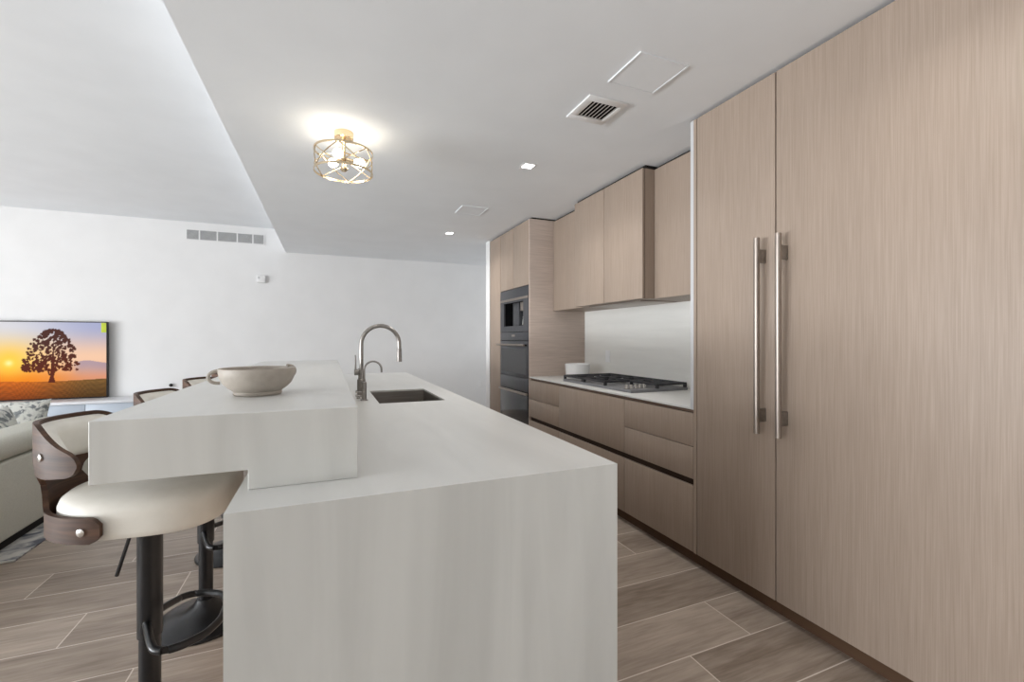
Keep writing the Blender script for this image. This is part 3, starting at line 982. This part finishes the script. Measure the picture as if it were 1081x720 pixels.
th = thing('thermostat', 'small white thermostat box on the back wall below the grille', 'thermostat', (-0.89, YW, 2.1))
obj('housing', B(-0.945, -0.835, YW - 0.042, YW - 0.0004, 2.118, 2.222, 0.006), M_white, th)
obj('screen', B(-0.93, -0.905, YW - 0.0432, YW - 0.0424, 2.17, 2.205), M_grille, th)

ol = thing('wall_outlet', 'white outlet plate low on the back wall beside the far cabinet', 'outlet', (2.44, YW, 0.48))
obj('plate', B(2.405, 2.475, YW - 0.007, YW - 0.0004, 0.475, 0.59, 0.002), M_white, ol)
for z in (0.51, 0.555):
    obj('socket', B(2.425, 2.455, YW - 0.0082, YW - 0.0072, z - 0.014, z + 0.014), M_white, ol)
ol = thing('backsplash_outlet', 'white outlet plate on the stone backsplash behind the cooktop', 'outlet', (XW, 3.776, 1.08))
obj('plate', B(XW - 0.008, XW - 0.0024, 3.74, 3.812, 1.075, 1.195, 0.002), M_white, ol)
for z in (1.11, 1.158):
    obj('socket', B(XW - 0.0092, XW - 0.0082, 3.76, 3.792, z - 0.014, z + 0.014), M_white, ol)
wk = obj('door_bumper', lathe(bmesh.new(), [(0, -0.03), (0.02, -0.03), (0.022, -0.02), (0.012, -0.012), (0.012, -0.0005), (0, -0.0005)], (-1.958, YW, 0.684), 16, 'y'), M_blk)
tag(wk, 'tiny dark bumper low on the white back wall just above the second stool back', 'bumper')

# television on its console
TX0, TX1, TZ0, TZ1 = -4.325, -2.612, 0.5615, 1.526
TY = YW - 0.075
tv = thing('television', 'large flat television showing a lone tree at sunset, against the back wall', 'television', (-3.47, TY, TZ0))
obj('housing', B(TX0, TX1, TY, YW - 0.03, TZ0, TZ1, 0.004), M_black, tv)
bm = bmesh.new()
for a, b, c_, d_ in ((TX0, TX1, TZ1 - 0.010, TZ1), (TX0, TX1, TZ0, TZ0 + 0.014), (TX0, TX0 + 0.010, TZ0 + 0.014, TZ1 - 0.010), (TX1 - 0.010, TX1, TZ0 + 0.014, TZ1 - 0.010)):
    box(bm, a, b, TY - 0.006, TY - 0.0002, c_, d_)
obj('bezel', bm, M_blk, tv)
# the picture on the screen, one colour per mesh corner
NXS, NZS = 300, 168
random.seed(3)
blobs = []
for k in range(400):
    v = 0.36 + 0.545 * random.random() ** 1.25
    hw = 0.156 * max(0, 1 - ((v - 0.42) / 0.51) ** 2) ** 0.7 if v > 0.42 else 0.156
    u = 0.684 + random.uniform(-1, 1) * max(0.02, hw)
    blobs.append((u, v, random.uniform(0.007, 0.022)))


def mix(a, b, t): return tuple(a[i] + (b[i] - a[i]) * t for i in range(3))


def picture(u, v):
    hor = 0.235 + 0.012 * math.sin(u * 7)
    if v < hor:
        t = v / hor
        k = sst(0.45, 0.95, u)
        c = mix(mix((128, 58, 12), (206, 104, 24), t), mix((78, 54, 24), (122, 88, 44), t), k)
        n = math.sin(u * 160 + math.sin(v * 300) * 2.0 + 5 * math.sin(u * 23)) * math.sin(v * 210 + 4 * math.sin(u * 31))
        c = tuple(max(0, q * (1 + 0.16 * n)) for q in c)
    else:
        t = (v - hor) / (1 - hor)
        low = mix((244, 136, 24), (222, 150, 116), sst(0.5, 0.95, u))
        midc = mix((255, 208, 122), (244, 200, 168), sst(0.45, 0.85, u))
        top = mix((218, 217, 222), (168, 172, 204), sst(0.4, 1.0, u))
        c = mix(low, midc, sst(0, 0.38, t)) if t < 0.38 else mix(midc, top, sst(0.38, 0.95, t))
        d = math.hypot((u - 0.455) * 1.78, v - 0.47)
        g = math.exp(-(d / 0.16) ** 2)
        c = mix(c, (255, 208, 60), min(1, g * 0.9))
        c = mix(c, (255, 244, 160), math.exp(-(d / 0.04) ** 2))
        hill = 0.40 + 0.055 * sst(0.72, 0.9, u) - 0.02 * math.sin(u * 20)
        if u > 0.78 and v < hill + 0.02:
            c = mix(c, (158, 140, 160), 0.75 * sst(0.78, 0.86, u) * sst(hor, hill, v))
    # tree
    tr = False
    w_ = 0.010 + 0.010 * sst(0.30, 0.2, v)
    if 0.205 < v < 0.75 and abs(u - 0.686 - 0.02 * (v - 0.2)) < w_ * (1 - 0.75 * sst(0.3, 0.75, v)): tr = True
    if 0.26 < v < 0.6 and abs(u - 0.690 - (v - 0.26) * 0.12) < 0.005: tr = True
    if 0.30 < v < 0.6 and abs(u - 0.676 + (v - 0.3) * 0.16) < 0.005: tr = True
    if not tr:
        for bu, bv, br in blobs:
            du, dv = (u - bu) * 1.78, v - bv
            if du * du + dv * dv < br * br * (1.1 + 0.5 * math.sin(u * 400 + bv * 90) * math.sin(v * 380 + bu * 70)):
                tr = True
                break
    if tr: c = mix((92, 36, 20), (78, 44, 38), sst(0.35, 0.75, v))
    return srgb(*[min(255, q) for q in c])


bm = bmesh.new()
gx0, gx1, gz0, gz1 = TX0 + 0.010, TX1 - 0.010, TZ0 + 0.014, TZ1 - 0.010
V = [[bm.verts.new((lerp(gx0, gx1, i / NXS), TY - 0.0012, lerp(gz0, gz1, j / NZS))) for j in range(NZS + 1)] for i in range(NXS + 1)]
for i in range(NXS):
    for j in range(NZS):
        bm.faces.new((V[i][j], V[i + 1][j], V[i + 1][j + 1], V[i][j + 1]))
cols = [picture(i / NXS, j / NZS) for i in range(NXS + 1) for j in range(NZS + 1)]
M_screen = mat('lit_screen', (0.005, 0.005, 0.005, 1), 0.5, spec=0.05)
at = M_screen.node_tree.nodes.new('ShaderNodeAttribute')
at.attribute_name = 'picture'
M_screen.node_tree.links.new(at.outputs['Color'], M_screen.node_tree.nodes['Principled BSDF'].inputs['Emission Color'])
M_screen.node_tree.nodes['Principled BSDF'].inputs['Emission Strength'].default_value = 0.85
so = obj('screen', bm, M_screen, tv, smooth=False)
ca_ = so.data.color_attributes.new('picture', 'FLOAT_COLOR', 'POINT')
ca_.data.foreach_set('color', [q for c in cols for q in c])
sk_ = obj('energy_sticker', B(TX1 - 0.062, TX1 - 0.012, TY - 0.0022, TY - 0.0014, TZ1 - 0.135, TZ1 - 0.012), M_sticker, tv)
tag(sk_, 'lime green sticker')

co = thing('media_console', 'long low white console with grey-blue front under the television', 'console', (-3.2, 7.05, 0))
obj('top', B(-4.6, -2.05, 6.86, YW - 0.016, 0.530, 0.5605, 0.002), M_console, co)
obj('body', B(-4.58, -2.07, 6.90, YW - 0.016, 0.05, 0.5295), M_console, co)
obj('plinth', B(-4.55, -2.10, 6.94, YW - 0.02, 0, 0.05), M_blk, co)
for k in range(4):
    xa = -2.07 - 0.62 * k - 0.185 * 0
    obj('door', B(xa - 0.617, xa - 0.003, 6.88, 6.8995, 0.06, 0.524, 0.002), M_consolef, co)

# ------------------------------------------------------------------ sofa, cushions, rug
SXR = -1.81
so_ = thing('sofa', 'grey-beige fabric sofa seen from behind, beyond the nearest stool', 'sofa', (-2.3, 3.9, 0))


def soft_box(x0, x1, y0, y1, z0, z1, b=0.05, seg=5):
    return B(x0, x1, y0, y1, z0, z1, b, seg)


obj('back_frame', soft_box(-2.06, SXR, 2.75, 4.62, 0.085, 0.563, 0.015, 3), M_sofa, so_)
obj('back_bolster', soft_box(-2.075, SXR + 0.012, 2.75, 4.62, 0.567, 0.708, 0.055), M_sofa, so_)
obj('seat_base', soft_box(-2.85, -2.062, 2.75, 5.0, 0.085, 0.27, 0.015, 3), M_sofa, so_)
obj('arm', soft_box(-2.87, SXR, 5.0, 5.2, 0.085, 0.565, 0.05), M_sofa, so_)
obj('corner_base', soft_box(-2.06, SXR, 4.622, 4.998, 0.085, 0.40, 0.015, 3), M_sofa, so_)
for a, b in ((2.76, 3.868), (3.872, 4.98)):
    obj('seat_cushion', soft_box(-2.87, -2.078, a, b, 0.272, 0.40, 0.045), M_sofa, so_)
obj('plinth', B(-2.80, SXR - 0.05, 2.80, 5.15, 0.0135, 0.0845), M_blk, so_)


def pillow(label, x, y, z, rx, ry, rz, m, s=0.46, th_=0.16):
    bm = bmesh.new()
    n = 18
    g = [[], []]
    for side in (0, 1):
        for i in range(n + 1):
            row = []
            for j in range(n + 1):
                u, v = 2 * i / n - 1, 2 * j / n - 1
                pin = 1 - 0.07 * (1 - abs(u) ** 2) * (v * v) - 0.0
                pin2 = 1 - 0.07 * (1 - abs(v) ** 2) * (u * u)
                p = max(0, (1 - u ** 2) * (1 - v ** 2)) ** 0.45
                zz = th_ / 2 * p * (1 if side else -1)
                row.append(bm.verts.new((u * s / 2 * pin2, v * s / 2 * pin, zz)))
            g[side].append(row)
    for side in (0, 1):
        for i in range(n):
            for j in range(n):
                q = (g[side][i][j], g[side][i + 1][j], g[side][i + 1][j + 1], g[side][i][j + 1])
                bm.faces.new(q if side else q[::-1])
    bmesh.ops.remove_doubles(bm, verts=bm.verts, dist=0.0003)
    o = obj('throw_pillow', bm, m, sharp=80)
    o.location = (x, y, z)
    o.rotation_euler = (R(rx), R(ry), R(rz))
    tag(o, label, 'pillow', 'throw pillows on the sofa')
    return o


pillow('patterned grey and white throw pillow nearest the stool back, tilted on the sofa', -2.33, 4.83, 0.62, 72, 0, 6, M_pillow, 0.40, 0.14)
pillow('patterned grey throw pillow at the left picture edge, in front of a paler one', -2.245, 4.45, 0.61, 0, 76, -4, M_pillow, 0.39)
pillow('plain pale throw pillow leaning behind the patterned one at the left picture edge', -2.78, 4.85, 0.615, 74, 0, 0, M_pillow2, 0.41, 0.14)

rg = obj('area_rug', B(-4.6, -1.70, 3.53, 6.5, 0.0005, 0.0125, 0.003), M_rug)
tag(rg, 'mottled grey and white area rug under the sofa', 'rug')
